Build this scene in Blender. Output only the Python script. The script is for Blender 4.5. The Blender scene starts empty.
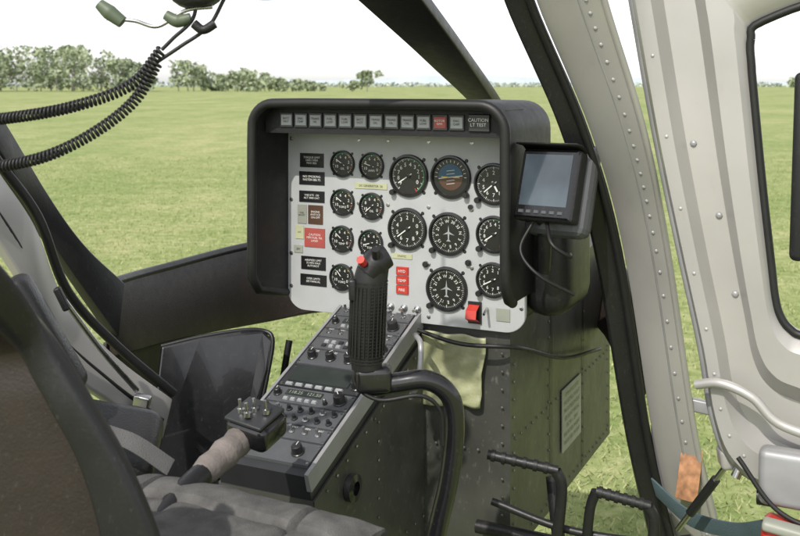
import bpy, math, random
import numpy as np
from mathutils import Vector, Matrix
random.seed(4); rng=np.random.default_rng(4)
S=bpy.context.scene
EYE=1.65   # aircraft datum height above the ground
# ------------------------------------------------------------------ materials
def mat(name,col,rough=.5,metal=0.,var=.12,scale=20.,bump=0.,bscale=200.,spec=.5,coat=0.,rvar=.1,scratch=0.):
    m=bpy.data.materials.new(name); m.use_nodes=True
    nt=m.node_tree; N=nt.nodes; L=nt.links; b=N['Principled BSDF']
    tc=N.new('ShaderNodeTexCoord'); no=N.new('ShaderNodeTexNoise')
    no.inputs['Scale'].default_value=scale; no.inputs['Detail'].default_value=4
    L.new(tc.outputs['Object'],no.inputs['Vector'])
    cr=N.new('ShaderNodeValToRGB'); L.new(no.outputs['Fac'],cr.inputs['Fac'])
    cr.color_ramp.elements[0].position=.3; cr.color_ramp.elements[1].position=.7
    cr.color_ramp.elements[0].color=(*[c*(1-var) for c in col],1)
    cr.color_ramp.elements[1].color=(*[min(1,c*(1+var)) for c in col],1)
    out=cr.outputs['Color']
    if scratch:   # worn, dusty specks and scuffs
        n4=N.new('ShaderNodeTexNoise'); n4.inputs['Scale'].default_value=scale*9; n4.inputs['Detail'].default_value=7; n4.inputs['Roughness'].default_value=.75
        mp=N.new('ShaderNodeMapping'); mp.inputs['Scale'].default_value=(1,.35,.5); L.new(tc.outputs['Object'],mp.inputs['Vector']); L.new(mp.outputs[0],n4.inputs['Vector'])
        r2=N.new('ShaderNodeValToRGB'); r2.color_ramp.elements[0].position=.58; r2.color_ramp.elements[1].position=.72
        r2.color_ramp.elements[1].color=(scratch,)*3+(1,); r2.color_ramp.elements[0].color=(0,0,0,1); L.new(n4.outputs['Fac'],r2.inputs['Fac'])
        mx=N.new('ShaderNodeMix'); mx.data_type='RGBA'; L.new(r2.outputs['Color'],mx.inputs['Factor']); L.new(out,mx.inputs['A']); mx.inputs['B'].default_value=(.28,.26,.22,1); out=mx.outputs['Result']
    L.new(out,b.inputs['Base Color'])
    mr=N.new('ShaderNodeMapRange'); mr.inputs['To Min'].default_value=max(.02,rough-rvar); mr.inputs['To Max'].default_value=min(1,rough+rvar)
    n2=N.new('ShaderNodeTexNoise'); n2.inputs['Scale'].default_value=scale*2.7; n2.inputs['Detail'].default_value=5
    L.new(tc.outputs['Object'],n2.inputs['Vector']); L.new(n2.outputs['Fac'],mr.inputs['Value']); L.new(mr.outputs['Result'],b.inputs['Roughness'])
    b.inputs['Metallic'].default_value=metal; b.inputs['Specular IOR Level'].default_value=spec; b.inputs['Coat Weight'].default_value=coat
    if bump:
        n3=N.new('ShaderNodeTexNoise'); n3.inputs['Scale'].default_value=bscale; n3.inputs['Detail'].default_value=3
        L.new(tc.outputs['Object'],n3.inputs['Vector'])
        bp=N.new('ShaderNodeBump'); bp.inputs['Strength'].default_value=bump; bp.inputs['Distance'].default_value=.002
        L.new(n3.outputs['Fac'],bp.inputs['Height']); L.new(bp.outputs['Normal'],b.inputs['Normal'])
    return m
M=dict(
 black=mat('black_paint',(.011,.011,.012),.42,bump=.15,scratch=.12,spec=.4),
 blackm=mat('matte_black',(.010,.010,.011),.5,bump=.3,bscale=500,scratch=.08,spec=.35),
 brown=mat('brown_black_trim',(.024,.018,.015),.5,bump=.3,bscale=300,scratch=.15,spec=.35),
 rubber=mat('rubber',(.010,.010,.010),.5,scratch=.05,spec=.4),
 gloss=mat('gloss_black',(.009,.009,.010),.2,coat=.25,scratch=.1),
 face=mat('panel_grey_paint',(.36,.37,.375),.42,var=.05,scratch=.3),
 dial=mat('dial_black',(.010,.010,.011),.3,coat=.3),
 bezel=mat('bezel_black',(.016,.016,.017),.3),
 white=mat('white_marking',(.62,.62,.59),.5,var=.04),
 dimwhite=mat('dim_lamp_cover',(.27,.28,.29),.3,var=.1),
 red=mat('red_plastic',(.42,.03,.02),.4,scratch=.15),
 redp=mat('red_placard',(.30,.06,.05),.5),
 yellow=mat('yellow_marking',(.45,.35,.05),.5),
 green=mat('green_arc',(.04,.16,.06),.5),
 blue=mat('sky_blue_dial',(.02,.07,.12),.4),
 brownd=mat('earth_brown_dial',(.07,.035,.02),.4),
 label=mat('cream_label',(.38,.39,.24),.5),
 olive=mat('olive_grey_paint',(.043,.044,.039),.40,var=.3,scale=9,bump=.25,bscale=60,scratch=.35),
 rivet=mat('painted_rivet',(.10,.10,.09),.35,metal=.3,var=.4,scale=60),
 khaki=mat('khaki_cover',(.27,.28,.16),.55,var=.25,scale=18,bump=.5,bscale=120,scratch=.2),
 silver=mat('silver_paint',(.37,.36,.345),.34,metal=.3,var=.08,scale=5,bump=.05,bscale=60,scratch=.22),
 silverd=mat('dull_silver',(.26,.26,.265),.42,metal=.25,var=.15,scale=14,scratch=.2),
 steel=mat('steel',(.45,.45,.45),.28,metal=1),
 avion=mat('avionics_grey',(.066,.069,.074),.45,scratch=.2),
 avion2=mat('avionics_dark',(.024,.025,.027),.4),
 lcd=mat('display_glass',(.03,.036,.034),.12),
 screen=mat('screen_glass',(.05,.065,.08),.10,var=.5,scale=7,coat=.6),
 seat=mat('grey_seat_fabric',(.095,.093,.090),.85,var=.3,scale=30,bump=.8,bscale=600,spec=.2,scratch=.25),
 seatb=mat('black_leather',(.018,.018,.019),.4,bump=.4,bscale=250,scratch=.1),
 tan=mat('grey_tan_boot',(.15,.13,.12),.8,bump=.8,bscale=150,var=.3),
 ogreen=mat('headset_olive',(.085,.11,.07),.5),
 orange=mat('orange_label',(.36,.18,.09),.5,var=.45,scale=60,scratch=.8),
 strap=mat('blue_strap',(.05,.08,.09),.7,bump=.5,bscale=400),
 webbing=mat('grey_webbing',(.08,.08,.08),.8,bump=.8,bscale=500),
 paper=mat('paper_placard',(.25,.26,.22),.5),
)
# ------------------------------------------------------------------ helpers
def group(name,matrix=None):
    e=bpy.data.objects.new(name,None); e.empty_display_size=.05
    e.matrix_world=matrix if matrix is not None else Matrix.Translation((0,0,EYE))
    S.collection.objects.link(e); return e
def link(o,parent):
    S.collection.objects.link(o)
    if parent is not None: o.parent=parent
    return o
def cr_spline(pts,n=8):
    P=[Vector(p) for p in pts]; P=[2*P[0]-P[1]]+P+[2*P[-1]-P[-2]]; out=[]
    for i in range(1,len(P)-2):
        for k in range(n):
            t=k/n; a,b,c,d=P[i-1],P[i],P[i+1],P[i+2]
            out.append(.5*((2*b)+(c-a)*t+(2*a-5*b+4*c-d)*t*t+(3*b-a-3*c+d)*t**3))
    out.append(P[-2]); return out
class MB:
    def __init__(s): s.v=[]; s.f=[]; s.m=[]; s.mats=[]
    def mi(s,m):
        m=M[m]
        if m not in s.mats: s.mats.append(m)
        return s.mats.index(m)
    def poly(s,pts,m):
        b=len(s.v); s.v+= [tuple(p) for p in pts]; s.f.append(list(range(b,b+len(pts)))); s.m.append(s.mi(m))
    def grid(s,rows,m,closed=False):
        b=len(s.v); nc=len(rows[0]); i=s.mi(m)
        for r in rows: s.v+=[tuple(p) for p in r]
        for r in range(len(rows)-1):
            for c in range(nc if closed else nc-1):
                c2=(c+1)%nc
                s.f.append([b+r*nc+c,b+r*nc+c2,b+(r+1)*nc+c2,b+(r+1)*nc+c]); s.m.append(i)
    def box(s,x0,x1,y0,y1,z0,z1,m,bv=.0):
        b=len(s.v); i=s.mi(m)
        if bv<=0:
            s.v+=[(x0,y0,z0),(x1,y0,z0),(x1,y1,z0),(x0,y1,z0),(x0,y0,z1),(x1,y0,z1),(x1,y1,z1),(x0,y1,z1)]
        else:
            s.v+=[(x0,y0,z0),(x1,y0,z0),(x1,y1,z0),(x0,y1,z0),(x0+bv,y0+bv,z1),(x1-bv,y0+bv,z1),(x1-bv,y1-bv,z1),(x0+bv,y1-bv,z1)]
        for f in ([0,3,2,1],[4,5,6,7],[0,1,5,4],[1,2,6,5],[2,3,7,6],[3,0,4,7]): s.f.append([b+k for k in f]); s.m.append(i)
    def lathe(s,cx,cy,prof,m,n=32):
        rows=[[(cx+r*math.cos(2*math.pi*k/n),cy+r*math.sin(2*math.pi*k/n),z) for k in range(n)] for r,z in prof]
        s.grid(rows,m,closed=True)
        if prof[-1][0]>1e-6: s.poly(rows[-1],m)
    def disc(s,cx,cy,r,z,m,n=32): s.poly([(cx+r*math.cos(2*math.pi*k/n),cy+r*math.sin(2*math.pi*k/n),z) for k in range(n)],m)
    def arc(s,cx,cy,r0,r1,a0,a1,z,m,n=12):
        an=[math.radians(a0+(a1-a0)*k/n) for k in range(n+1)]
        s.grid([[(cx+r0*math.cos(a),cy+r0*math.sin(a),z) for a in an],[(cx+r1*math.cos(a),cy+r1*math.sin(a),z) for a in an]],m)
    def bar(s,cx,cy,r0,r1,ang,w,z,m):
        a=math.radians(ang); c,si=math.cos(a),math.sin(a)
        s.poly([(cx+r0*c-w*si,cy+r0*si+w*c,z),(cx+r0*c+w*si,cy+r0*si-w*c,z),(cx+r1*c+w*si,cy+r1*si-w*c,z),(cx+r1*c-w*si,cy+r1*si+w*c,z)],m)
    def build(s,name,parent,smooth=True,solid=0,bevel=0,sub=0):
        me=bpy.data.meshes.new(name); me.from_pydata(s.v,[],s.f)
        for m in s.mats: me.materials.append(m)
        me.polygons.foreach_set('material_index',s.m)
        if smooth:
            me.polygons.foreach_set('use_smooth',[True]*len(s.f))
            try: me.set_sharp_from_angle(angle=math.radians(35))
            except Exception: pass
        me.update()
        o=link(bpy.data.objects.new(name,me),parent)
        if solid: md=o.modifiers.new('s','SOLIDIFY'); md.thickness=solid; md.offset=0
        if sub: md=o.modifiers.new('u','SUBSURF'); md.levels=sub; md.render_levels=sub
        if bevel: md=o.modifiers.new('b','BEVEL'); md.width=bevel; md.segments=3; md.limit_method='ANGLE'; md.angle_limit=math.radians(40)
        return o
def ribbon(name,A,B,m,parent,thick=.02,n=8,bevel=.004,crown=0):
    a=cr_spline(A,n); b=cr_spline(B,n); mb=MB()
    rows=[a,[x.lerp(y,.5) for x,y in zip(a,b)],b] if crown else [a,b]
    if crown:
        rows[1]=[p+Vector((0,-crown,0)) for p in rows[1]]
    mb.grid(rows,m); return mb.build(name,parent,solid=thick,bevel=bevel)
def slab(name,pts,m,parent,thick=.01,bevel=.003):
    mb=MB(); mb.poly(pts,m); return mb.build(name,parent,smooth=False,solid=thick,bevel=bevel)
def tube(name,pts,r,m,parent,smooth=True,radii=None,res=5):
    cu=bpy.data.curves.new(name,'CURVE'); cu.dimensions='3D'; cu.bevel_depth=r; cu.bevel_resolution=res; cu.use_fill_caps=True
    if smooth and len(pts)>2: 
        n=8; P=cr_spline(pts,n)
        R=None
        if radii: R=[np.interp(i/n,range(len(radii)),radii) for i in range(len(P))]
    else: P=[Vector(p) for p in pts]; R=radii
    sp=cu.splines.new('POLY'); sp.points.add(len(P)-1)
    for i,p in enumerate(P):
        sp.points[i].co=(*p,1); sp.points[i].radius=R[i] if R else 1
    sp.use_smooth=True
    cu.materials.append(M[m]); return link(bpy.data.objects.new(name,cu),parent)
def text(body,size,x,y,z,m,parent,name='lettering',rot=0):
    cu=bpy.data.curves.new(name,'FONT'); cu.body=body; cu.size=size; cu.align_x='CENTER'; cu.align_y='CENTER'
    cu.materials.append(M[m]); cu.resolution_u=2
    o=link(bpy.data.objects.new(name,cu),parent); o.location=(x,y,z); o.rotation_euler=(0,0,rot); return o
def rbox(name,c,X,Y,Z,hx,hy,hz,m,parent,bevel=.008,sub=0):
    mb=MB(); mb.box(-hx,hx,-hy,hy,-hz,hz,m); o=mb.build(name,parent,smooth=False)
    X,Y,Z=Vector(X).normalized(),Vector(Y).normalized(),Vector(Z).normalized()
    o.matrix_local=Matrix(((X.x,Y.x,Z.x,c[0]),(X.y,Y.y,Z.y,c[1]),(X.z,Y.z,Z.z,c[2]),(0,0,0,1)))
    md=o.modifiers.new('b','BEVEL'); md.width=bevel; md.segments=4
    o.data.polygons.foreach_set('use_smooth',[True]*len(o.data.polygons)); return o
Rv=Vector((.9023,-.4311,0)); Fv=Vector((.4311,.9023,0)); UP=Vector((0,0,1)); Nv=-Fv
def frame(o,X,Y,Z):
    return Matrix(((X.x,Y.x,Z.x,o[0]),(X.y,Y.y,Z.y,o[1]),(X.z,Y.z,Z.z,o[2]+EYE),(0,0,0,1)))
def rivets(mb,pts,nrm,r=.003,m='rivet'):
    nrm=Vector(nrm).normalized(); t=nrm.orthogonal().normalized(); b=nrm.cross(t)
    for p in pts:
        p=Vector(p); rows=[]
        for rr,h in ((r,0),(r*.8,r*.35),(r*.35,r*.55)):
            rows.append([p+nrm*h+(t*math.cos(k*math.pi/4)+b*math.sin(k*math.pi/4))*rr for k in range(8)])
        mb.grid(rows,m,closed=True); mb.poly(rows[-1],m)
# ================================================================== INSTRUMENT PANEL
IP=group('instrument_panel',frame((0,2.035,0),Rv,UP,Nv))
def rrect(x0,x1,y0,y1,rt,rb,n=8):
    out=[]
    for cx,cy,r,a0 in ((x1-rt,y1-rt,rt,0),(x0+rt,y1-rt,rt,90),(x0+rb,y0+rb,rb,180),(x1-rb,y0+rb,rb,270)):
        for k in range(n+1):
            a=math.radians(a0+90*k/n); out.append((cx+r*math.cos(a),cy+r*math.sin(a)))
    return out
mb=MB(); o=rrect(-.268,.268,-.480,-.06,.03,.042)
mb.grid([[(x,y,-.006) for x,y in o],[(x,y,-.001) for x,y in o],[(x*.996,-.27+(y+.27)*.996,0) for x,y in o]],'face',closed=True); mb.poly([(x*.996,-.27+(y+.27)*.996,0) for x,y in o],'face')
mb.build('face_plate',IP)
mb=MB(); mb.box(-.258,.258,-.46,-.05,-.13,-.008,'black'); mb.build('panel_body',IP,smooth=False,bevel=.01)
path=[]
for x,y in [(-.272,-.445),(-.272,-.42),(-.272,-.39),(-.272,-.35),(-.272,-.3),(-.272,-.2),(-.272,-.12)]: path.append((x,y))
for k in range(1,9):
    a=math.radians(180-90*k/8); path.append((-.222+.05*math.cos(a),-.087+.05*math.sin(a)))
for x in (-.15,-.05,.05,.15): path.append((x,-.036))
for k in range(0,9):
    a=math.radians(90-90*k/8); path.append((.222+.05*math.cos(a),-.087+.05*math.sin(a)))
for y in (-.2,-.28,-.33,-.355,-.375,-.392,-.40): path.append((.272,y))
def rim(x,y):
    e=-.445 if x<0 else -.40; t=max(0,1-(y-e)/.06)
    return .13-(.13 if x<0 else .04)*(1-math.sqrt(max(0,1-t*t)))
mb=MB(); rows=[]
for f in (0,.33,.66,1):
    rows.append([(x,y,-.13+(rim(x,y)+.13)*f) for x,y in path])
mb.grid(rows,'blackm'); mb.build('glareshield_hood',IP,solid=.012,bevel=.003)
tube('hood_edge_trim',[(x,y,rim(x,y)) for x,y in path],.0100,'rubber',IP,smooth=False)
mb=MB(); mb.box(-.262,.262,-.098,-.046,-.004,.095,'blackm')
n=12
for i in range(n):
    x0=-.225+i*.034
    mb.box(x0,x0+.031,-.086,-.056,.095,.0985,'avion2',.001)
    mb.box(x0+.003,x0+.028,-.082,-.060,.0985,.0995,'redp' if i==10 else 'dimwhite',.0008)
mb.box(.188,.232,-.088,-.054,.095,.1,'avion2',.002)
mb.build('annunciator_header',IP,smooth=False,bevel=.0)
text('CAUTION\nLT TEST',.009,.209,-.07,.1015,'white',IP)
for i in range(n): text(random.choice(['TRANS\nOIL','BATT\nHOT','ENG\nCHIP','FUEL\nLOW','ROTOR\nRPM']),.0062,-.2095+i*.034,-.071,.1002,'avion2' if i!=10 else 'white',IP)
G=MB()
def gauge(x,y,r,kind):
    G.lathe(x,y,[(r,.0),(r,.004),(r*.97,.0065),(r*.9,.007),(r*.86,.0045),(r*.84,.0015)],'bezel',40)
    G.disc(x,y,r*.845,.0016,'dial',40)
    z=.0022
    for k in range(4):
        a=math.radians(45+90*k); G.lathe(x+r*1.08*math.cos(a),y+r*1.08*math.sin(a),[(r*.09 if r>.03 else .003,0),(.0026,.0012)],'bezel',10)
    if kind=='att':
        G.arc(x,y,0,r*.60,8,188,z,'blue',20); G.arc(x,y,0,r*.60,188,368,z,'brownd',20)
        G.bar(x,y,-r*.6,r*.6,8,.0006,z+.0004,'white')
        for d in (-.3,-.15,.15,.3): G.bar(x,y+d*r,-r*.2,r*.2,8,.0004,z+.0004,'white')
        G.bar(x,y,-r*.45,-r*.12,0,.0011,z+.001,'yellow'); G.bar(x,y,r*.12,r*.45,0,.0011,z+.001,'yellow')
        for a in range(0,181,15): G.bar(x,y,r*.66,r*.78,a,.0005,z,'white')
        G.lathe(x+r*.78,y-r*.78,[(.006,.002),(.006,.011),(.005,.013)],'bezel',14)
        return
    nt=60 if r>.03 else 30
    a0,a1=(0,360) if kind in('card','alt','full') else (-50,230)
    for k in range(nt+1):
        a=a0+(a1-a0)*k/nt; L=.70 if k%5==0 else .76
        G.bar(x,y,r*L,r*.82,a,.00055 if k%5==0 else .0003,z,'white')
    if kind=='eng':
        G.arc(x,y,r*.77,r*.82,60,150,z+.0003,'green'); G.arc(x,y,r*.77,r*.82,35,58,z+.0003,'yellow'); G.bar(x,y,r*.66,r*.83,-20,.0006,z+.0003,'red')
        text(random.choice(['OIL','TEMP','TORQ','FUEL','AMPS','GAS']),r*.22,x,y-r*.35,z+.0002,'white',IP,'dial_numeral')
    if kind=='ias':
        G.arc(x,y,r*.78,r*.82,-60,100,z+.0003,'green'); G.bar(x,y,r*.66,r*.83,-60,.001,z+.0003,'red')
    if kind=='card':
        for k in range(12):
            a=math.radians(30*k+8); text(['N','33','30','W','24','21','S','15','12','E','6','3'][k],r*.2,x+r*.57*math.cos(a),y+r*.57*math.sin(a),z+.0002,'white',IP,'dial_numeral',a-math.pi/2)
        G.poly([(x,y+r*.42,z+.001),(x-r*.04,y+r*.1,z+.001),(x-r*.3,y-r*.05,z+.001),(x-r*.04,y-r*.0,z+.001),(x-r*.03,y-r*.25,z+.001),(x-r*.12,y-r*.34,z+.001),(x+r*.12,y-r*.34,z+.001),(x+r*.03,y-r*.25,z+.001),(x+r*.04,y-r*.0,z+.001),(x+r*.3,y-r*.05,z+.001),(x+r*.04,y+r*.1,z+.001)],'dimwhite')
    else:
        m=10 if r>.03 else 6
        for k in range(m):
            a=math.radians(a0+(a1-a0)*(k+.0)/m+18); text(str(k if r>.03 else k*2),r*(.26 if r>.03 else .3),x+r*.53*math.cos(a),y+r*.53*math.sin(a),z+.0002,'white',IP,'dial_numeral')
        na=random.uniform(120,240)
        G.bar(x,y,-r*.2,r*.62,na,.0011 if r>.03 else .0008,z+.0012,'white')
        if kind=='alt': G.bar(x,y,-r*.15,r*.4,na+80,.0018,z+.0009,'white')
        G.lathe(x,y,[(r*.1,z),(r*.1,z+.0016),(r*.05,z+.002)],'bezel',14)
    if r>.03: G.lathe(x-r*.78,y-r*.78,[(.006,.002),(.006,.011),(.005,.013)],'bezel',14)
sm=.0285; lg=.0435
for x,y,r,k in [(-.1322,-.165,sm,'eng'),(-.064,-.167,sm,'eng'),(.0202,-.184,lg,'ias'),(.1123,-.183,lg,'att'),(.203,-.193,lg*.95,'alt'),
    (-.1322,-.245,sm,'eng'),(-.064,-.250,sm,'eng'),(.0172,-.292,lg,'full'),(.1082,-.296,lg,'card'),(.203,-.291,.037,'ias'),
    (-.1342,-.322,sm,'eng'),(-.066,-.326,sm,'eng'),(.1037,-.406,lg*1.03,'card'),(.201,-.380,.035,'full'),(-.1342,-.402,sm,'eng')]: gauge(x,y,r,k)
G.build('gauges',IP)
P=MB()
def placard(x,y,w,h,m,lines,tm='white',ts=.006):
    P.box(x-w/2,x+w/2,y-h/2,y+h/2,0,.0015,m)
    text('\n'.join(lines),ts,x,y,.0019,tm,IP,'placard_lettering')
placard(-.207,-.160,.058,.030,'dial',['TORQUE LIMIT','100% 5 MIN','MAX 85%'])
placard(-.207,-.198,.062,.028,'dial',['NO SMOKING','FASTEN BELTS'],ts=.0068)
placard(-.207,-.237,.062,.024,'dial',['VNE KTS  130','ALT 3000 OAT'])
placard(-.231,-.275,.022,.040,'paper',['FUEL','BOOST'],'dial',ts=.005); placard(-.198,-.275,.036,.040,'brownd',['ENGINE','ANTI ICE','ON-OFF'],ts=.006)
placard(-.237,-.314,.020,.028,'label',['A/C'],'dial',.005)
placard(-.200,-.324,.050,.040,'redp',['CAUTION','MIN FUEL 76L','LAND'],ts=.0064)
placard(-.240,-.350,.022,.016,'paper',['28V'],'dial',.006)
placard(-.203,-.378,.060,.028,'dial',['AIRSPEED LIMIT','75 MPH MAX','AUTOROT'],ts=.006)
placard(-.203,-.414,.064,.024,'dial',['OPER LIMITS','SEE MANUAL'],ts=.006)
placard(-.066,-.2085,.075,.012,'label',['DC GENERATOR  56'],'dial',.006)
placard(.005,-.348,.045,.010,'label',['STATIC'],'dial',.006)
for i,t in enumerate(['HYD','TEMP','FIRE']):
    P.box(-.008,.020,-.378-.019*i-.0085,-.378-.019*i+.0085,.0,.004,'red',.001); text(t,.008,.006,-.378-.019*i,.0045,'white',IP)
for x in (-.258,-.095,-.027,.064,.157,.259):
    for y in (-.115,-.245,-.36,-.465 if abs(x)<.2 else -.43): P.lathe(x,y,[(.0042,0),(.004,.0014),(.002,.0018)],'steel',12)
for x in (-.02,.01,.04): P.lathe(x,-.452,[(.0075,0),(.0075,.003),(.004,.004),(.004,.008),(.0022,.009),(.003,.022)],'steel',14)
P.lathe(-.04,-.43,[(.009,0),(.009,.01),(.007,.013)],'bezel',20)
P.lathe(.058,-.36,[(.006,0),(.006,.006),(.004,.008)],'bezel',16); P.lathe(.15,-.35,[(.006,0),(.006,.006),(.004,.008)],'bezel',16)
P.box(.150,.178,-.468,-.425,.001,.004,'bezel'); P.box(.208,.236,-.458,-.434,.0,.002,'paper')
P.lathe(.155,-.24,[(.005,0),(.005,.006)],'bezel',12)
P.build('placards_and_switches',IP,smooth=False)
mb=MB(); mb.grid([[(.152,-.464,.004),(.174,-.464,.004)],[(.152,-.455,.024),(.174,-.455,.024)],[(.152,-.440,.020),(.174,-.440,.020)],[(.152,-.432,.004),(.174,-.432,.004)]],'red')
mb.build('red_switch_guard',IP,smooth=False,solid=.002)
tube('toggle_bat',[(.19,-.435,.004),(.193,-.442,.03)],.0025,'steel',IP)
# ================================================================== GPS DISPLAY (wide unit, turned toward the pilot)
Gx=Vector((.74,-.66,.02)).normalized(); Gn=Vector((-.62,-.72,.30)).normalized(); Gy=Gn.cross(Gx).normalized(); Gn=Gx.cross(Gy).normalized()
GP=group('gps_display',frame((.262,1.79,-.178),Gx,Gy,Gn))
mb=MB(); mb.box(-.062,.062,-.066,.066,-.028,0,'blackm'); mb.build('case',GP,smooth=False,bevel=.007)
mb=MB(); mb.box(-.062,.066,-.085,.088,-.075,-.030,'avion'); mb.build('mount_housing',GP,smooth=False,bevel=.018)
mb=MB(); mb.box(-.058,.058,-.062,.062,0,.004,'gloss',.003); mb.box(-.050,.050,-.040,.054,.004,.0045,'screen')
for i in range(6): mb.box(-.048+i*.0165,-.037+i*.0165,-.055,-.048,.004,.0065,'avion',.001)
mb.build('bezel_and_screen',GP,smooth=False)
mb=MB(); mb.grid([[(-.064,.064,-.02),(.064,.064,-.02)],[(-.064,.072,.0),(.064,.072,.0)],[(-.064,.070,.022),(.064,.070,.022)]],'blackm'); mb.build('sun_visor',GP,solid=.003)
tube('mount_arm',[(-.02,-.05,-.03),(-.03,-.10,-.07),(-.05,-.14,-.11)],.012,'black',GP)
tube('data_cable',[(0,-.066,-.02),(.03,-.105,.0),(.05,-.12,-.03),(.02,-.11,-.08)],.0035,'rubber',GP)
tube('power_cable',[(-.03,-.066,-.02),(-.04,-.12,-.01),(-.0,-.16,-.02),(.04,-.18,-.08)],.003,'rubber',GP)
# ================================================================== PEDESTAL + CONSOLE
Y=(Fv*.933+UP*.36).normalized(); Z=Rv.cross(Y).normalized()
CX,CYY,CZ=-.138,1.855,-.548
CC=group('center_console',frame((CX,CYY,CZ),Rv,Y,Z))
C=MB(); hw=.090
C.box(-hw,hw,-.236,.236,-.06,-.002,'avion2')
C.box(-hw-.004,-hw+.004,-.238,.238,-.03,.003,'silverd',.001); C.box(hw-.004,hw+.005,-.238,.238,-.03,.003,'silverd',.001)
def knob(x,y,r,h,m='bezel'):
    C.lathe(x,y,[(r*1.15,.003),(r*1.15,.005),(r,.006),(r*.92,h),(r*.7,h+.001)],m,18)
    C.bar(x,y,0,r*.85,random.uniform(40,140),.0006,h+.0015,'white')
y=.232; mods=[('sw',.034),('radio',.045),('sw',.03),('audio',.04),('xpdr',.05),('big',.068),('radio',.045),('cb',.05),('sw',.036),('blank',.054)]
xl=hw-.006
for kind,h in mods:
    y1=y; y0=y-h+.002; y-=h; cy=(y0+y1)/2
    C.box(-xl,xl,y0,y1,-.004,.003,'avion' if kind!='big' else 'avion2',.0012)
    for sx in (-1,1):
        for yy in (y0+.006,y1-.006): C.lathe(sx*(xl-.005),yy,[(.0026,.003),(.0024,.0042)],'steel',8)
    if kind=='sw':
        for i in range(6):
            x=-.066+i*.026; C.lathe(x,cy,[(.005,.003),(.005,.005),(.002,.006),(.003,.018)],'steel',10)
            text(['INST','NAV','POS','STBY','GEN','BAT'][i],.0055,x,cy+.0115,.0036,'white',CC)
    elif kind=='radio':
        C.box(-.055,.02,cy,cy+.014,.003,.0045,'lcd'); text('118.25',.011,-.035,cy+.007,.0048,'paper',CC); text('121.50',.011,.003,cy+.007,.0048,'paper',CC)
        knob(.06,cy,.011,.02); knob(-.07,cy,.007,.014); knob(.035,cy-.01,.004,.01)
        for i in range(5): C.box(-.052+i*.015,-.042+i*.015,cy-.014,cy-.007,.003,.006,'dimwhite',.001)
    elif kind=='audio':
        for r_ in (0,1):
            for i in range(8): C.box(-.06+i*.016,-.050+i*.016,cy-.011+r_*.013,cy-.003+r_*.013,.003,.006,'dimwhite' if (i+r_)%3 else 'avion2',.001)
        knob(.073,cy,.007,.014)
    elif kind=='xpdr':
        for i in range(4): knob(-.06+i*.04,cy,.009,.018)
        for i in range(4): text('1'+str(i+2)+'0',.007,-.06+i*.04,cy+.018,.0036,'white',CC)
    elif kind=='big':
        C.box(-.07,.055,cy-.018,cy+.026,.003,.005,'lcd')
        for i in range(6): C.box(-.07+i*.021,-.055+i*.021,cy-.030,cy-.023,.003,.006,'dimwhite',.001)
        knob(.071,cy+.015,.007,.014); knob(.071,cy-.012,.009,.018)
    elif kind=='cb':
        for r_ in (0,1):
            for i in range(7): C.lathe(-.07+i*.023,cy-.011+r_*.022,[(.006,.003),(.006,.005),(.0035,.006),(.0035,.012)],'bezel' if (i*3+r_)%4 else 'steel',12)
    else:
        knob(-.05,cy,.012,.018); knob(.05,cy,.010,.018)
C.build('avionics_stack',CC)
PD=group('console_pedestal')
def cp(a,b,c=-.05):
    return Vector((CX,CYY,CZ))+Rv*a+Y*b+Z*c
mb=MB()
tl,tr,br,bl=cp(-.093,.236),cp(.093,.236),cp(.093,-.236),cp(-.093,-.236)
def dn(p,z=-.93): return Vector((p.x,p.y,z))
for q in ([tr,br,dn(br),dn(tr)],[br,bl,dn(bl),dn(br)],[bl,tl,dn(tl),dn(bl)]): mb.poly(q,'olive')
mb.build('console_sides',PD,smooth=False,solid=.004)
A0=Vector((.03,2.04,0)); A1=Vector((.215,1.952,0)); A2=Vector((.56,2.67,0)); A3=Vector((.2,2.85,0)); A4=Vector((-.13,2.11,0))
mb=MB(); base=[A0,A1,A2,A3,A4]
tops=[-.479,-.479,-.38,-.38,-.479]
T=[Vector((p.x,p.y,t)) for p,t in zip(base,tops)]; Bm=[dn(p) for p in base]
for i in range(5):
    j=(i+1)%5; mb.poly([T[i],Bm[i],Bm[j],T[j]],'olive')
mb.poly(T,'olive'); mb.build('nose_pedestal',PD,smooth=False,bevel=.012)
# loose khaki cover hanging under the panel
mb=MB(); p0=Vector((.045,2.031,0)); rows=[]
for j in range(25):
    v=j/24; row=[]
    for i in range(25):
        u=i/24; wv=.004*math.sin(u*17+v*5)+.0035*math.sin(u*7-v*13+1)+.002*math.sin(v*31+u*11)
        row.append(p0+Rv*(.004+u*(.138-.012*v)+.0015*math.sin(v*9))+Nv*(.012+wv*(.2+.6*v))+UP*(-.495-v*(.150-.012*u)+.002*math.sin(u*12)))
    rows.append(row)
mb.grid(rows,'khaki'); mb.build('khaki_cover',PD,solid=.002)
mb=MB(); W=lambda t,z,o=.0015: A1+(A2-A1).normalized()*t+Rv*o+Vector((0,0,z))
pts=[W(t,z) for t in np.arange(.03,.78,.035) for z in (-.91,-.70)]+[W(t,z) for z in np.arange(-.9,-.44,.035) for t in (.02,.25,.53,.77)]
rivets(mb,pts,Rv,.0033)
for t in (.262,.52): mb.poly([W(t,-.925,.003),W(t+.006,-.925,.003),W(t+.006,-.43,.003),W(t,-.43,.003)],'black')
CW=lambda t,z,o=.004: br+Fv*t+Rv*o+Vector((0,0,z-br.z))
rivets(mb,[CW(t,-.87) for t in np.arange(.03,.45,.04)]+[CW(.23,z) for z in np.arange(-.9,-.6,.035)]+[CW(t+.02,-.665+.3859*t-.02) for t in np.arange(.02,.42,.035)],Rv,.003)
AF=lambda a,z: Vector((.03,2.04,z))+Rv*a+Nv*.006
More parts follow.
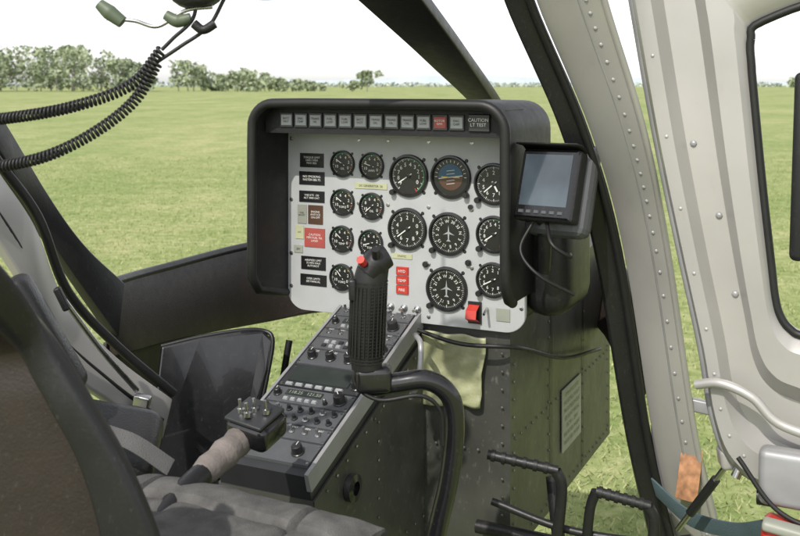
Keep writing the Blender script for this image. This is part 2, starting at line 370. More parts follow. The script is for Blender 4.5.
rivets(mb,[AF(a,-.72) for a in np.arange(.05,.2,.03)]+[AF(.19,z) for z in np.arange(-.91,-.5,.035)],Nv,.003)
mb.build('rivets_and_seams',PD)
PL=group('data_placard',frame(tuple(W(.42,-.762,.004)),Fv,UP,Rv))
for i in range(7): text('OPERATING LIMITS' if i==0 else random.choice(['MAX GROSS WT  3200','FUEL GRADE  JP4 JP5','OIL MIL-L  23699','FIRE EXT BELOW SEAT','SEE FLIGHT MANUAL']),.013,0,.055-i*.018,.001,'dial',PL)
mb=MB(); mb.box(-.079,.079,-.071,.071,-.002,0,'paper'); mb.build('plate',PL,smooth=False)
tube('wiring_harness',[(.035,2.0,-.49),(.12,1.95,-.505),(.23,1.94,-.51),(.36,2.2,-.60),(.5,2.5,-.66)],.0042,'rubber',PD)
tube('drain_hose',[(.01,1.98,-.55),(.0,1.96,-.7),(-.01,1.93,-.95)],.007,'rubber',PD)
mb=MB()
cc=CW(.12,-.70,.0)
for (r0,o0),(r1,o1) in (((.024,.0),(.024,.012)),((.024,.012),(.012,.014)),((.012,.014),(.012,.004))):
    mb.grid([[cc+Rv*(o+.002)+(Fv*math.cos(k*math.pi/12)+UP*math.sin(k*math.pi/12))*r for k in range(24)] for r,o in ((r0,o0),(r1,o1))],'gloss',closed=True)
mb.poly([cc+Rv*.006+(Fv*math.cos(k*math.pi/12)+UP*math.sin(k*math.pi/12))*.012 for k in range(24)],'dial')
mb.build('vent_outlet',PD)
rbox('avionics_cover',(.315,2.0,-.35),Rv,Fv,UP,.05,.10,.10,'black',PD,.045)
tube('console_handle',[(.03,1.96,-.49),(.04,1.92,-.50),(.035,1.90,-.56),(.02,1.92,-.60)],.0055,'silverd',PD)
# ================================================================== CABIN STRUCTURE
CB=group('helicopter_cabin')
ribbon('door_post_seal',[(.125,1.60,.42),(.158,1.66,.24),(.179,1.72,.146),(.288,1.80,-.081),(.365,1.88,-.310),(.445,1.96,-.696),(.51,2.0,-.95)],
  [(.175,1.60,.42),(.207,1.66,.24),(.232,1.72,.146),(.340,1.80,-.081),(.417,1.88,-.310),(.493,1.96,-.696),(.56,2.0,-.95)],'black',CB,.025)
tube('door_seal_bulb',[(.165,1.57,.42),(.195,1.635,.24),(.219,1.695,.146),(.326,1.775,-.081),(.403,1.855,-.310),(.481,1.935,-.696),(.55,1.975,-.95)],.007,'rubber',CB)
Aj=[(.178,1.58,.42),(.209,1.64,.237),(.234,1.70,.144),(.341,1.78,-.080),(.418,1.86,-.307),(.495,1.94,-.69),(.562,1.98,-.94)]
Bj=[(.27,1.54,.42),(.304,1.60,.232),(.335,1.645,.139),(.415,1.71,-.077),(.480,1.80,-.296),(.555,1.88,-.666),(.62,1.92,-.91)]
ribbon('door_jamb',Aj,Bj,'silver',CB,.012,crown=.012)
a=cr_spline(Aj,40); b=cr_spline(Bj,40); mb=MB()
rp=[a[i].lerp(b[i],.72)+Vector((0,-.0135,0)) for i in range(20,len(a),5)]
rivets(mb,rp,(-.2,-1,.1),.0038,'silverd')
mb.build('jamb_rivets',CB)
tube('jamb_bead',[Vector(p).lerp(Vector(q),.60)+Vector((0,-.0155,0)) for p,q in zip(Aj,Bj)],.0022,'silverd',CB)
tube('jamb_edge_roll',[Vector(v)+Vector((0,-.004,0)) for v in Bj],.006,'silver',CB)
ribbon('windshield_center_post',[(-.19,1.65,.26),(-.066,1.9,.1615),(.06,2.15,.06),(.20,2.5,-.06),(.27,2.8,-.2)],[(-.045,1.63,.26),(.05,1.88,.1615),(.145,2.13,.06),(.262,2.48,-.075),(.33,2.78,-.2)],'black',CB,.03)
tube('post_bead',[(-.06,1.63,.255),(.035,1.875,.155),(.125,2.12,.055),(.245,2.47,-.075)],.004,'silverd',CB)
ribbon('left_door_post',[(-.83,1.6,.22),(-.816,1.7,.1445),(-.7585,1.85,-.046),(-.713,1.98,-.208),(-.656,2.05,-.328),(-.60,2.14,-.425)],[(-.87,1.58,.17),(-.84,1.68,.092),(-.75,1.83,-.119),(-.7215,1.95,-.2535),(-.667,2.02,-.384),(-.60,2.10,-.53)],'black',CB,.03)
sill=[(-.62,2.10,-.422),(-.57,2.4,-.442),(-.4,2.87,-.457),(-.15,3.05,-.46),(.3,2.95,-.46),(.56,2.67,-.46),(.53,2.1,-.60)]
low=[(-.60,2.1,-.57),(-.53,2.4,-.61),(-.38,2.8,-.665),(-.15,2.9,-.65),(.25,2.82,-.65),(.50,2.6,-.62),(.5,2.12,-.68)]
ribbon('windshield_sill',sill,low,'brown',CB,.02)
tube('sill_lip',[Vector(p)+Vector((0,-.01,.003)) for p in sill],.011,'black',CB)
slab('left_nose_wall',[(-.62,2.1,-.54),(-.53,2.45,-.60),(-.455,2.5,-.66),(-.43,2.45,-.95),(-.62,2.0,-.95)],'brown',CB,.01)
mb=MB(); pan=[(-.53,2.22,-.58),(-.45,2.24,-.565),(-.36,2.26,-.555),(-.31,2.27,-.558),(-.288,2.26,-.575),(-.295,2.24,-.64),(-.312,2.22,-.72),(-.345,2.20,-.80),(-.38,2.18,-.86),(-.55,2.15,-.87)]
mb.poly(pan,'gloss'); mb.build('chin_fairing',CB,smooth=False,solid=.014,bevel=.006)
tube('fairing_lip',pan[:9],.005,'black',CB)
tube('chin_window_frame',[(-.26,2.35,-.60),(-.285,2.32,-.74),(-.33,2.25,-.85)],.008,'black',CB)
slab('cabin_floor',[(-.9,.7,-.935),(.1,.45,-.935),(.28,1.3,-.935),(-.1,1.75,-.935),(-.05,1.95,-.935),(-.33,2.1,-.935),(-.28,2.3,-.935),(-.5,2.5,-.935),(-.75,1.8,-.935)],'blackm',CB,.02)
ribbon('left_door_frame',[(-.74,1.70,-.05),(-.7175,1.75,-.14),(-.666,1.8,-.252),(-.629,1.85,-.398),(-.557,1.92,-.518),(-.46,2.0,-.63)],
 [(-.72,1.65,-.18),(-.697,1.7,-.255),(-.656,1.75,-.359),(-.612,1.8,-.504),(-.545,1.88,-.60),(-.468,1.95,-.692)],'silver',CB,.02)
tube('left_frame_seal',[(-.75,1.70,-.03),(-.715,1.76,-.125),(-.66,1.82,-.238),(-.622,1.87,-.385),(-.55,1.94,-.505),(-.455,2.01,-.62)],.009,'rubber',CB)
tube('left_frame_groove',[(-.735,1.66,-.11),(-.708,1.71,-.19),(-.662,1.76,-.30),(-.622,1.81,-.445),(-.552,1.885,-.555),(-.466,1.96,-.658)],.005,'rubber',CB)
tube('left_latch_rod',[(-.60,1.75,-.36),(-.545,1.82,-.48),(-.50,1.9,-.58)],.005,'steel',CB)
rbox('left_latch',(-.49,1.90,-.60),(1,-.3,-.5),(0,0,1),(.3,1,0),.016,.011,.01,'steel',CB,.004)
rbox('latch_handle',(-.585,1.73,-.37),(.4,.2,-.9),(0,1,0),(.9,0,.4),.022,.008,.006,'blackm',CB,.004)
rbox('left_seat_edge',(-.54,1.70,-.60),(.75,.3,-.45),(.1,.9,.3),(0,-.3,1),.13,.08,.035,'seatb',CB,.03)
rbox('left_pocket',(-.60,1.66,-.42),(.45,.2,-.8),(.1,.9,.1),(.8,0,.4),.11,.03,.035,'seatb',CB,.02)
ribbon('seat_harness',[(-.60,1.56,-.36),(-.55,1.59,-.45),(-.49,1.60,-.53),(-.42,1.60,-.56),(-.36,1.60,-.60)],[(-.615,1.545,-.375),(-.565,1.575,-.468),(-.497,1.585,-.548),(-.427,1.58,-.578),(-.367,1.575,-.615)],'webbing',CB,.003,bevel=.001)
ribbon('rear_door_post',[(-.42,.9,-.10),(-.39,.95,-.1615),(-.36,1.0,-.235),(-.31,1.0,-.315),(-.27,1,-.385),(-.235,1,-.475),(-.21,1,-.6)],[(-.43,.9,-.15),(-.40,.95,-.215),(-.375,1,-.275),(-.345,1,-.325),(-.315,1,-.385),(-.292,1,-.475),(-.28,1,-.6)],'black',CB,.03,bevel=.01)
ribbon('rear_bulkhead',[(-.45,.93,-.14),(-.40,.98,-.21),(-.37,1.03,-.265),(-.34,1.03,-.32),(-.31,1.03,-.385),(-.288,1.03,-.475),(-.27,1.03,-.6)],[(-.6,.95,-.2),(-.6,1.0,-.24),(-.6,1.06,-.3),(-.6,1.06,-.35),(-.6,1.06,-.4),(-.6,1.06,-.5),(-.6,1.06,-.6)],'brown',CB,.01)
slab('jamb_foot',[(.49,1.95,-.66),(.565,1.89,-.68),(.64,1.91,-.97),(.53,2.03,-.97)],'silverd',CB,.01)
rbox('warning_label',(.545,1.885,-.735),(.9,-.43,0),(0.12,.1,1),(-.3,-1,.1),.020,.048,.0015,'orange',CB,.001)
rbox('hinge_lug',(.56,1.87,-.60),(.9,-.43,0),(0.12,.1,1),(-.3,-1,.1),.022,.012,.010,'silverd',CB,.004)
# ================================================================== CYCLIC STICK
CY=group('cyclic_stick')
tube('stick_tube',[(-.045,1.45,-.41),(-.04,1.45,-.435),(-.005,1.45,-.432),(.04,1.45,-.428),(.072,1.455,-.452),(.08,1.46,-.50),(.072,1.47,-.58),(.055,1.48,-.66),(.03,1.5,-.80),(.0,1.52,-.93)],.0145,'gloss',CY)
tube('grip',[(-.048,1.45,-.41),(-.050,1.45,-.37),(-.047,1.45,-.32),(-.043,1.45,-.285),(-.038,1.45,-.262)],.0255,'rubber',CY,radii=[.88,.93,1.0,1.0,.9])
tube('grip_head',[(-.048,1.44,-.272),(-.034,1.445,-.256),(-.018,1.45,-.247)],.021,'black',CY,radii=[.85,1,.8])
for i in range(26):
    z=-.400+i*.0046; x=-.0485+.0000*i if i<12 else -.0485+.0004*(i-12)
    tube('grip_rib',[(x,1.45,z),(x,1.45,z+.0020)],.0255*(.93+.07*min(1,i/16))+.0007,'rubber',CY,smooth=False)
for k in range(14):
    a=math.pi+math.pi*k/13
    tube('grip_flute',[(-.049+.0262*math.cos(a),1.45+.0262*math.sin(a),-.39),(-.045+.0262*math.cos(a),1.45+.0262*math.sin(a),-.29)],.0012,'rubber',CY,smooth=False,res=1)
tube('red_button',[(-.052,1.425,-.254),(-.056,1.415,-.247)],.006,'red',CY,smooth=False)
tube('trim_hat',[(-.034,1.43,-.247),(-.035,1.42,-.233)],.006,'bezel',CY,smooth=False)
rbox('trigger',(-.068,1.44,-.295),(1,0,.1),(0,1,0),(0,0,1),.006,.008,.016,'black',CY,.004)
rbox('stick_elbow',(-.038,1.45,-.425),(1,0,.1),(0,1,0),(0,0,1),.026,.02,.018,'gloss',CY,.008)
tube('stick_wire',[(-.06,1.44,-.40),(-.065,1.44,-.43),(-.03,1.435,-.452),(.03,1.435,-.446),(.058,1.44,-.47),(.062,1.445,-.52)],.003,'rubber',CY)
# ================================================================== COLLECTIVE
CO=group('collective_lever')
cx=(.85,-.5,-.12)
rbox('switch_head',(-.215,1.50,-.513),cx,(.45,.85,.25),(.0,-.25,1),.037,.033,.020,'gloss',CO,.012)
rbox('switch_plate',(-.217,1.493,-.491),cx,(.45,.85,.25),(.0,-.25,1),.033,.031,.003,'avion2',CO,.002)
for dx,dy in ((-.02,0),(.0,.004),(.018,-.006),(-.008,-.018)):
    tube('switch',[(-.217+dx,1.493+dy,-.489),(-.219+dx,1.49+dy,-.468)],.0026,'steel',CO,smooth=False)
    tube('switch_collar',[(-.217+dx,1.493+dy,-.489),(-.217+dx,1.493+dy,-.483)],.006,'steel',CO,smooth=False)
tube('boot',[(-.232,1.50,-.525),(-.240,1.48,-.528),(-.246,1.465,-.531),(-.254,1.447,-.534),(-.262,1.43,-.538),(-.271,1.41,-.541),(-.28,1.39,-.545)],.019,'tan',CO,radii=[1.0,1.18,1.05,1.2,1.02,1.08,.85])
tube('twist_grip',[(-.275,1.40,-.543),(-.295,1.35,-.553),(-.315,1.28,-.57)],.017,'black',CO)
tube('lever_tube',[(-.305,1.3,-.565),(-.34,1.2,-.59),(-.40,1.0,-.65)],.012,'steel',CO)
# ================================================================== SEAT
SE=group('pilot_seat')
def cushion(name,c,w,d,h,m,parent,n=60):
    mb=MB(); rows=[]
    for j in range(n+1):
        v=j/n; row=[]
        for i in range(n+1):
            u=i/n; ex=max(0,abs(u-.5)*2); ey=max(0,abs(v-.5)*2)
            z=h*(1-ex**7)*(1-ey**7)
            for s0 in (.2,.8): z-=.010*math.exp(-((u-s0)/.010)**2)
            z-=.009*math.exp(-((v-.80)/.010)**2)
            if .2<u<.8 and v<.8: z-=.005+.002*math.cos(u*70)
            z+=.010*math.exp(-((v-.9)/.12)**2)+.002*math.sin(u*9+v*5)+.0016*math.sin(u*31+v*17)*math.sin(v*23-u*9)
            p=Vector(c)+Rv*(u*w)-Fv*((1-v)*d)+UP*(z-h)
            row.append(p)
        rows.append(row)
    mb.grid(rows,m)
    for edge in (rows[0],rows[-1],[r[0] for r in rows],[r[-1] for r in rows]): mb.grid([edge,[p-UP*.12 for p in edge]],m)
    mb.build(name,parent)
cushion('cushion',(-.385,1.47,-.545),.405,.50,.035,'seat',SE)
e0=Vector((-.385,1.47,-.583))
tube('piping',[e0,e0+Rv*.405,e0+Rv*.405-Fv*.5],.0045,'seatb',SE,smooth=False)
rbox('seat_pan',(-.30,1.22,-.76),Rv,Fv,UP,.21,.24,.11,'seatb',SE,.02)
# ================================================================== RUDDER PEDALS
PE=group('rudder_pedals')
def pedal(x,y,z,w):
    e=Vector((x+w*.9,y-w*.25,z-.016)); s0=Vector((x,y,z))
    tube('pedal_bar',[s0,e],.0085,'black',PE,smooth=False)
    for i in range(6):
        p=s0.lerp(e,.08+i*.15); d=(e-s0).normalized()*.0035
        tube('pedal_rib',[p-d,p+d],.0105,'rubber',PE,smooth=False)
    tube('pedal_arm',[e+Vector((-.004,0,0)),e+Vector((.006,0,-.03)),e+Vector((0,.01,-.12)),e+Vector((-.012,.03,-.26))],.010,'black',PE)
pedal(.158,1.80,-.665,.135); pedal(.345,1.76,-.715,.10)
tube('cross_rod',[(.17,1.85,-.77),(.30,1.80,-.80),(.44,1.75,-.80),(.5,1.72,-.78)],.007,'black',PE)
tube('link_rod',[(.28,1.84,-.72),(.29,1.80,-.86)],.012,'black',PE,smooth=False)
tube('second_arm',[(.345,1.76,-.715),(.335,1.77,-.76),(.33,1.80,-.90)],.009,'black',PE)
tube('pivot_tube',[(.15,1.95,-.86),(.45,1.8,-.86)],.013,'black',PE,smooth=False)
# ================================================================== OPEN DOOR
DR=group('helicopter_door',frame((.476,1.70,0),Rv,UP,Nv))
outer=[(-.12,.36),(-.0988,.252),(-.0814,.1475),(-.042,-.077),(0,-.28),(.036,-.446),(.055,-.56),(.085,-.63),(.15,-.665),(.30,-.70),(.8,-.74),(.9,-.70),(.9,.0),(.88,.45),(.3,.48),(-.10,.45)]
inner=[(.115,.075),(.116,.03),(.118,.0),(.132,-.156),(.146,-.29),(.152,-.345),(.160,-.375),(.175,-.395),(.20,-.405),(.30,-.412),(.78,-.40),(.80,-.38),(.80,.0),(.77,.24),(.30,.155),(.135,.105)]
def closedspl(pts,n=5):
    P=[Vector((x,y,0)) for x,y in pts]; out=[]; N=len(P)
    for i in range(N):
        for k in range(n):
            t=k/n; a,b,c,d=P[i-1],P[i],P[(i+1)%N],P[(i+2)%N]
            out.append(.5*((2*b)+(c-a)*t+(2*a-5*b+4*c-d)*t*t+(3*b-a-3*c+d)*t**3))
    return out
oo=closedspl(outer); ii=closedspl(inner)
def blend(f,h): return [p.lerp(q,f)+Vector((0,0,h)) for p,q in zip(oo,ii)]
mb=MB(); mb.grid([blend(0,-.05),blend(0,.0),blend(.05,.016),blend(.20,.018),blend(.29,-.014),blend(.58,-.014),blend(.70,.022),blend(.90,.024),blend(.96,.012),blend(1.,.0),blend(1,-.03)],'silver',closed=True)
mb.build('door_inner_panel',DR)
tube('window_seal',[p+Vector((0,0,.006)) for p in ii]+[ii[0]+Vector((0,0,.006))],.007,'rubber',DR,smooth=False)
tube('door_edge_seal',[p+Vector((-.004,0,-.02)) for p in oo[:45]],.007,'silverd',DR,smooth=False)
mb=MB(); rivets(mb,[blend(.13,.0175)[i] for i in range(3,40,3)],(0,0,1),.0032,'silver'); mb.build('door_rivets',DR)
mb=MB(); rivets(mb,[(.020,-.10,-.013),(.062,-.22,-.013),(.088,-.35,-.013)],(0,0,1),.006,'silverd'); mb.build('door_screws',DR)
tube('lower_flange',[(.03,-.50,.02),(.07,-.49,.03),(.12,-.505,.035),(.17,-.545,.035),(.30,-.56,.035),(.6,-.56,.03)],.008,'silver',DR)
rbox('grab_handle',(.192,-.13,.03),(1,0,0),(.06,1,0),(0,0,1),.012,.15,.014,'blackm',DR,.01)
rbox('handle_bracket',(.30,.005,.02),(1,0,0),(0,1,0),(0,0,1),.11,.008,.006,'black',DR,.003)
rbox('lower_liner',(.33,-.63,.03),(1,-.03,0),(0,1,0),(0,0,1),.20,.045,.02,'silverd',DR,.012)
tube('liner_cable',[(.10,-.60,.05),(.16,-.67,.06),(.24,-.69,.06),(.4,-.68,.06)],.004,'rubber',DR)
rbox('red_pull',(.21,-.735,.06),(1,-.12,0),(.1,1,0),(0,0,1),.075,.045,.03,'red',DR,.012)
rbox('white_pull_label',(.21,-.692,.085),(1,-.12,0),(.1,1,0),(0,0,1),.07,.008,.015,'paper',DR,.006)
ST=group('door_stay')
ribbon('strap',[(.48,1.91,-.75),(.53,1.84,-.78),(.58,1.75,-.765),(.61,1.66,-.72)],[(.49,1.91,-.785),(.535,1.84,-.812),(.585,1.75,-.792),(.615,1.66,-.747)],'strap',ST,.004,bevel=.001)
tube('gas_strut',[(.50,1.80,-.80),(.56,1.70,-.64)],.005,'steel',ST,smooth=False)
tube('strut_body',[(.515,1.775,-.76),(.545,1.725,-.68)],.008,'black',ST,smooth=False)
rbox('hinge_fitting',(.57,1.70,-.63),(1,-.2,.3),(0,1,0),(0,0,1),.028,.02,.018,'silver',ST,.008)
tube('hinge_pin',[(.56,1.67,-.655),(.585,1.67,-.60)],.008,'steel',ST,smooth=False)
tube('hinge_pin_head',[(.60,1.68,-.69),(.62,1.67,-.69)],.014,'black',ST,smooth=False)
# ================================================================== HEADSET
HS=group('headset')
def coil(name,pts,r,pitch):
    P=cr_spline(pts,40); out=[]; ang=0
    for i in range(len(P)-1):
        seg=(P[i+1]-P[i]); n=max(1,int(seg.length/(pitch/12)))
        t=seg.normalized(); u=t.cross(UP).normalized(); w=u.cross(t)
        for k in range(n):
            ang+=2*math.pi*(seg.length/n)/pitch
            out.append(P[i]+seg*(k/n)+(u*math.cos(ang)+w*math.sin(ang))*r)
    return tube(name,out,.0020,'rubber',HS,smooth=False,res=2)
coil('coiled_cord',[(-.60,1.35,-.05),(-.51,1.30,-.043),(-.42,1.28,-.028),(-.345,1.28,-.0),(-.305,1.28,.045)],.0062,.0056)
coil('coiled_cord_lower',[(-.62,1.35,-.12),(-.52,1.3,-.106),(-.45,1.28,-.09),(-.39,1.28,-.06),(-.34,1.28,-.02),(-.31,1.28,.03)],.0062,.0056)
tube('cord_lead',[(-.305,1.28,.045),(-.29,1.28,.06),(-.265,1.28,.085),(-.26,1.28,.12)],.0025,'rubber',HS)
tube('cord_lead_lower',[(-.31,1.28,.03),(-.28,1.28,.05),(-.245,1.28,.075),(-.225,1.28,.11)],.0025,'rubber',HS)
tube('mic_boom',[(-.375,1.28,.085),(-.34,1.28,.082),(-.31,1.28,.075),(-.275,1.28,.095),(-.24,1.28,.10)],.0026,'steel',HS)
tube('microphone',[(-.385,1.28,.104),(-.372,1.28,.093),(-.355,1.28,.08)],.010,'ogreen',HS,radii=[.7,1,.8])
tube('boom_fitting',[(-.30,1.28,.09),(-.285,1.28,.082),(-.268,1.28,.086)],.009,'ogreen',HS,radii=[.7,1,.7])
tube('boom_clip',[(-.262,1.27,.078),(-.25,1.27,.07),(-.235,1.27,.078)],.006,'blackm',HS)
def sph(name,c,rx,ry,rz,m):
    mb=MB(); rows=[]
    for j in range(1,12):
        a=math.pi*j/12
        rows.append([(c[0]+rx*math.sin(a)*math.cos(k*math.pi/12),c[1]+ry*math.sin(a)*math.sin(k*math.pi/12),c[2]+rz*math.cos(a)) for k in range(24)])
    mb.grid(rows,m,closed=True); mb.poly(rows[0],m); mb.poly(rows[-1],m); return mb.build(name,HS)
sph('ear_cup',(-.265,1.30,.135),.042,.03,.038,'ogreen'); sph('ear_pad',(-.262,1.27,.13),.038,.016,.032,'seatb')
tube('headband',[(-.30,1.30,.15),(-.31,1.31,.22),(-.25,1.33,.27),(-.18,1.35,.23),(-.17,1.36,.16)],.006,'steel',HS)
sph('ear_cup_far',(-.185,1.37,.16),.045,.03,.045,'ogreen')
tube('hook_cable',[(-.25,1.33,.27),(-.25,1.33,.5)],.003,'rubber',HS)
# ================================================================== SETTING
def groundmat():
    m=bpy.data.materials.new('meadow'); m.use_nodes=True; nt=m.node_tree; N=nt.nodes; L=nt.links; b=N['Principled BSDF']
    tc=N.new('ShaderNodeTexCoord')
    def noise(s,d=5,st=(1,1,1)):
        mp=N.new('ShaderNodeMapping'); mp.inputs['Scale'].default_value=st; L.new(tc.outputs['Object'],mp.inputs['Vector'])
        n=N.new('ShaderNodeTexNoise'); n.inputs['Scale'].default_value=s; n.inputs['Detail'].default_value=d; n.inputs['Roughness'].default_value=.65; L.new(mp.outputs[0],n.inputs['Vector']); return n.outputs['Fac']
    def ramp(f,stops):
        r=N.new('ShaderNodeValToRGB'); L.new(f,r.inputs['Fac']); e=r.color_ramp.elements
        e[0].position,e[0].color=stops[0][0],(*stops[0][1],1); e[1].position,e[1].color=stops[-1][0],(*stops[-1][1],1)
        for p,c in stops[1:-1]: x=e.new(p); x.color=(*c,1)
        return r.outputs['Color']
    def mix(a,b_,f,mode='MIX'):
        x=N.new('ShaderNodeMix'); x.data_type='RGBA'; x.blend_type=mode
        if hasattr(f,'links') or hasattr(f,'node'): L.new(f,x.inputs['Factor'])
        else: x.inputs['Factor'].default_value=f
        L.new(a,x.inputs['A']); L.new(b_,x.inputs['B']); return x.outputs['Result']
    fine=ramp(noise(9,8),[(.30,(.16,.20,.075)),(.5,(.255,.295,.115)),(.70,(.39,.40,.21))])
    big=ramp(noise(.22,6,(1,.4,1)),[(.38,(.80,.88,.76)),(.62,(1.20,1.11,1.22))])
    mid=ramp(noise(1.3,5),[(.35,(.80,.87,.76)),(.65,(1.18,1.11,1.25))])
    c=mix(fine,big,1.,'MULTIPLY'); c=mix(c,mid,1.,'MULTIPLY'); L.new(c,b.inputs['Base Color']); b.inputs['Roughness'].default_value=.9; b.inputs['Specular IOR Level'].default_value=.1
    bp=N.new('ShaderNodeBump'); bp.inputs['Strength'].default_value=.5; bp.inputs['Distance'].default_value=.04; L.new(noise(14,6),bp.inputs['Height']); L.new(bp.outputs[0],b.inputs['Normal'])
    return m
me=bpy.data.meshes.new('ground'); g=6000
me.from_pydata([(-g,-g,0),(g,-g,0),(g,g,0),(-g,g,0)],[],[(0,1,2,3)]); me.materials.append(groundmat()); link(bpy.data.objects.new('ground',me),None)
def simple(name,c0,c1,rough=.8,scale=3.,trans=0):
    m=bpy.data.materials.new(name); m.use_nodes=True; N=m.node_tree.nodes; L=m.node_tree.links; b=N['Principled BSDF']
    gi=N.new('ShaderNodeNewGeometry'); r=N.new('ShaderNodeValToRGB'); r.color_ramp.elements[0].color=(*c0,1); r.color_ramp.elements[1].color=(*c1,1)
    L.new(gi.outputs['Random Per Island'],r.inputs['Fac']); L.new(r.outputs[0],b.inputs['Base Color']); b.inputs['Roughness'].default_value=rough; b.inputs['Specular IOR Level'].default_value=.15
    return m
n=90000; yy=3.0+20*rng.random(n)**1.6; xx=(rng.random(n)-.5)*1.15*yy
ang=rng.random(n)*np.pi; h=.010+.032*rng.random(n)**1.5; w=.002+.0025*rng.random(n); w*=1+yy*.05
dx,dy=np.cos(ang)*w,np.sin(ang)*w; lx,ly=rng.normal(0,.018,n),rng.normal(0,.018,n)
V=np.zeros((n,3,3)); V[:,0]=np.c_[xx-dx,yy-dy,np.zeros(n)]; V[:,1]=np.c_[xx+dx,yy+dy,np.zeros(n)]; V[:,2]=np.c_[xx+lx,yy+ly,h]
def trimesh(name,V,k,mt,parent=None):
    nf=len(V); me=bpy.data.meshes.new(name); me.vertices.add(nf*k); me.vertices.foreach_set('co',V.reshape(-1)); me.loops.add(nf*k); me.loops.foreach_set('vertex_index',np.arange(nf*k,dtype=np.int32))
    me.polygons.add(nf); me.polygons.foreach_set('loop_start',np.arange(0,nf*k,k,dtype=np.int32)); me.polygons.foreach_set('loop_total',np.full(nf,k,dtype=np.int32)); me.update(calc_edges=True); me.validate()
    me.materials.append(mt); return link(bpy.data.objects.new(name,me),parent)
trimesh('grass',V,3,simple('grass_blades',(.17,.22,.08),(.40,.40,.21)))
leafm=simple('hazy_spring_leaves',(.20,.25,.16),(.36,.40,.26)); barkm=mat('bark',(.2,.18,.17),.9)  # spring green leaves, paled so the colour carries the aerial haze
def leaves(cx,cy,H,Wd,n,size,base=.15):
    out=[]; lobes=[(rng.normal(0,.28)*Wd,rng.normal(0,.28)*Wd,H*(base+.15+(.95-base-.15)*rng.random()),Wd*(.16+.2*rng.random())) for _ in range(14)]
    for k in range(n):
        l=lobes[k%14]; d=rng.normal(0,1,3); d/=np.linalg.norm(d); r=l[3]*(.5+.5*rng.random())
        p=np.array([cx+l[0]+d[0]*r,cy+l[1]+d[1]*r,min(H,l[2]+d[2]*r*.9)]); 
        u=rng.normal(0,1,3); u/=np.linalg.norm(u); v=np.cross(u,rng.normal(0,1,3)); v/=np.linalg.norm(v); s=size*(.5+rng.random())
        out.append([p-u*s-v*s*.6,p+u*s-v*s*.6,p+u*s+v*s*.6,p-u*s+v*s*.6])
    return out
def trunks(mb,cx,cy,H,r):
    def limb(p,q,r0,r1):
        d=(Vector(q)-Vector(p)).normalized(); u=d.orthogonal().normalized(); w=d.cross(u)
        mb.grid([[Vector(c)+(u*math.cos(k*math.pi/3)+w*math.sin(k*math.pi/3))*rr for k in range(6)] for c,rr in ((p,r0),(q,r1))],'bark',closed=True)
    limb((cx,cy,0),(cx,cy,H*.6),r,r*.5)
    for k in range(5):
        a=random.random()*6.28; z=H*(.2+.08*k); limb((cx,cy,z),(cx+math.cos(a)*H*.22,cy+math.sin(a)*H*.22,z+H*.25),r*.4,r*.12)
M['bark']=barkm
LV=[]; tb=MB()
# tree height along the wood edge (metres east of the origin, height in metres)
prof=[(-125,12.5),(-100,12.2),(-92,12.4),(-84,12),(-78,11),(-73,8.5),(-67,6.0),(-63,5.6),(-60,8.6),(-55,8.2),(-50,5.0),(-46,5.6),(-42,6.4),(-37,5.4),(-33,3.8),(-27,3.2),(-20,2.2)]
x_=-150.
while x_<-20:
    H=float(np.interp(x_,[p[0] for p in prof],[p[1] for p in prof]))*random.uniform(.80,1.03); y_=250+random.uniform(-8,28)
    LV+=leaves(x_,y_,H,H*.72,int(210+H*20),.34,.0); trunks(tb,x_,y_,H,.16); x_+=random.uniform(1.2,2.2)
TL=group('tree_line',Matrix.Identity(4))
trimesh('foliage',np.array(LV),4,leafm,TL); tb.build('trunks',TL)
def tree(name,x,y,H,W,n=900,size=.28):
    T_=group(name,Matrix.Identity(4)); b=MB(); trunks(b,x,y,H,.18); b.build('trunk',T_); trimesh('crown',np.array(leaves(x,y,H,W,n,size,.3)),4,leafm,T_)
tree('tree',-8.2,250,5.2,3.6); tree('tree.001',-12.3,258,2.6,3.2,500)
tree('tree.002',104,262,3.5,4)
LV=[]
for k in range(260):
    x=-420+k*5.2+random.uniform(-2,2); LV+=leaves(x,900+random.uniform(-20,20),random.uniform(2.0,4.0),7,26,1.1,0)
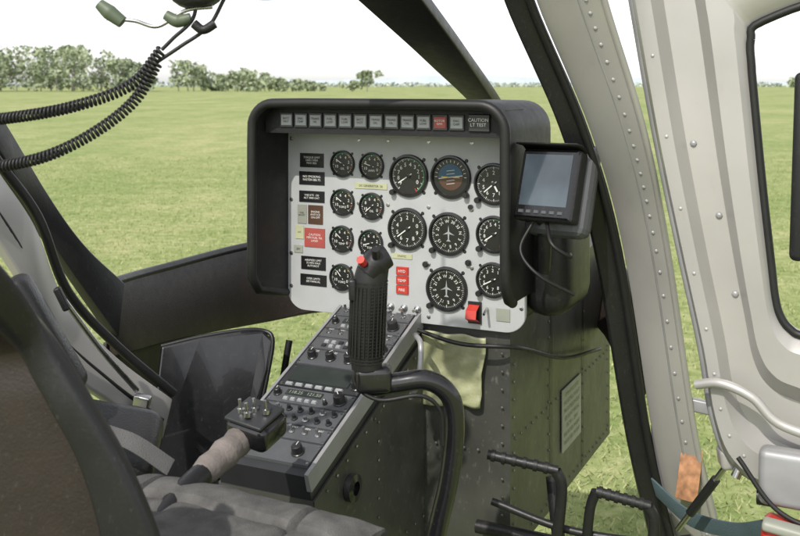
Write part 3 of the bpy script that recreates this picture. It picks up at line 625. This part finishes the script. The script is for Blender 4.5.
trimesh('hedge_row',np.array(LV),4,simple('far_leaves',(.36,.41,.37),(.44,.48,.44)))
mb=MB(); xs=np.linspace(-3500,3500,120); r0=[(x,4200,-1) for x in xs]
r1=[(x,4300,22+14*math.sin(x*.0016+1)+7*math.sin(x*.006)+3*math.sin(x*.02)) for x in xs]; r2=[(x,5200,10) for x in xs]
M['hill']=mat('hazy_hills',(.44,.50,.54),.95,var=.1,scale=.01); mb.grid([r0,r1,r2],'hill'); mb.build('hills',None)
# ================================================================== LIGHT
sun_dir=Vector((-.38,-.75,.85)).normalized()   # towards the sun
el=math.asin(sun_dir.z); az=math.atan2(sun_dir.x,sun_dir.y)
w=bpy.data.worlds.new('World'); S.world=w; w.use_nodes=True; nt=w.node_tree
sk=nt.nodes.new('ShaderNodeTexSky'); sk.sky_type='NISHITA'; sk.sun_disc=False; sk.sun_elevation=el; sk.sun_rotation=az; sk.air_density=1.0; sk.dust_density=1.0; sk.ozone_density=1
hs=nt.nodes.new('ShaderNodeHueSaturation'); hs.inputs['Saturation'].default_value=.15; hs.inputs['Value'].default_value=1.6
bg=nt.nodes['Background']; bg.inputs['Strength'].default_value=.15; nt.links.new(sk.outputs[0],hs.inputs['Color']); nt.links.new(hs.outputs[0],bg.inputs['Color'])
ld=bpy.data.lights.new('sun','SUN'); ld.energy=4.1; ld.angle=math.radians(.6); ld.color=(1,.95,.87)
lo=bpy.data.objects.new('sun',ld); S.collection.objects.link(lo); lo.rotation_euler=sun_dir.to_track_quat('Z','Y').to_euler()
# ================================================================== CAMERA
cd=bpy.data.cameras.new('camera'); cd.sensor_width=36; cd.lens=45; cd.shift_y=-183/800; cd.clip_start=.05; cd.clip_end=12000
cd.dof.use_dof=True; cd.dof.focus_distance=2.0; cd.dof.aperture_fstop=11
co=bpy.data.objects.new('camera',cd); S.collection.objects.link(co); co.location=(0,0,EYE); co.rotation_euler=(math.radians(90),0,0)
S.camera=co
S.view_settings.view_transform='Standard'; S.view_settings.look='None'; S.view_settings.exposure=0
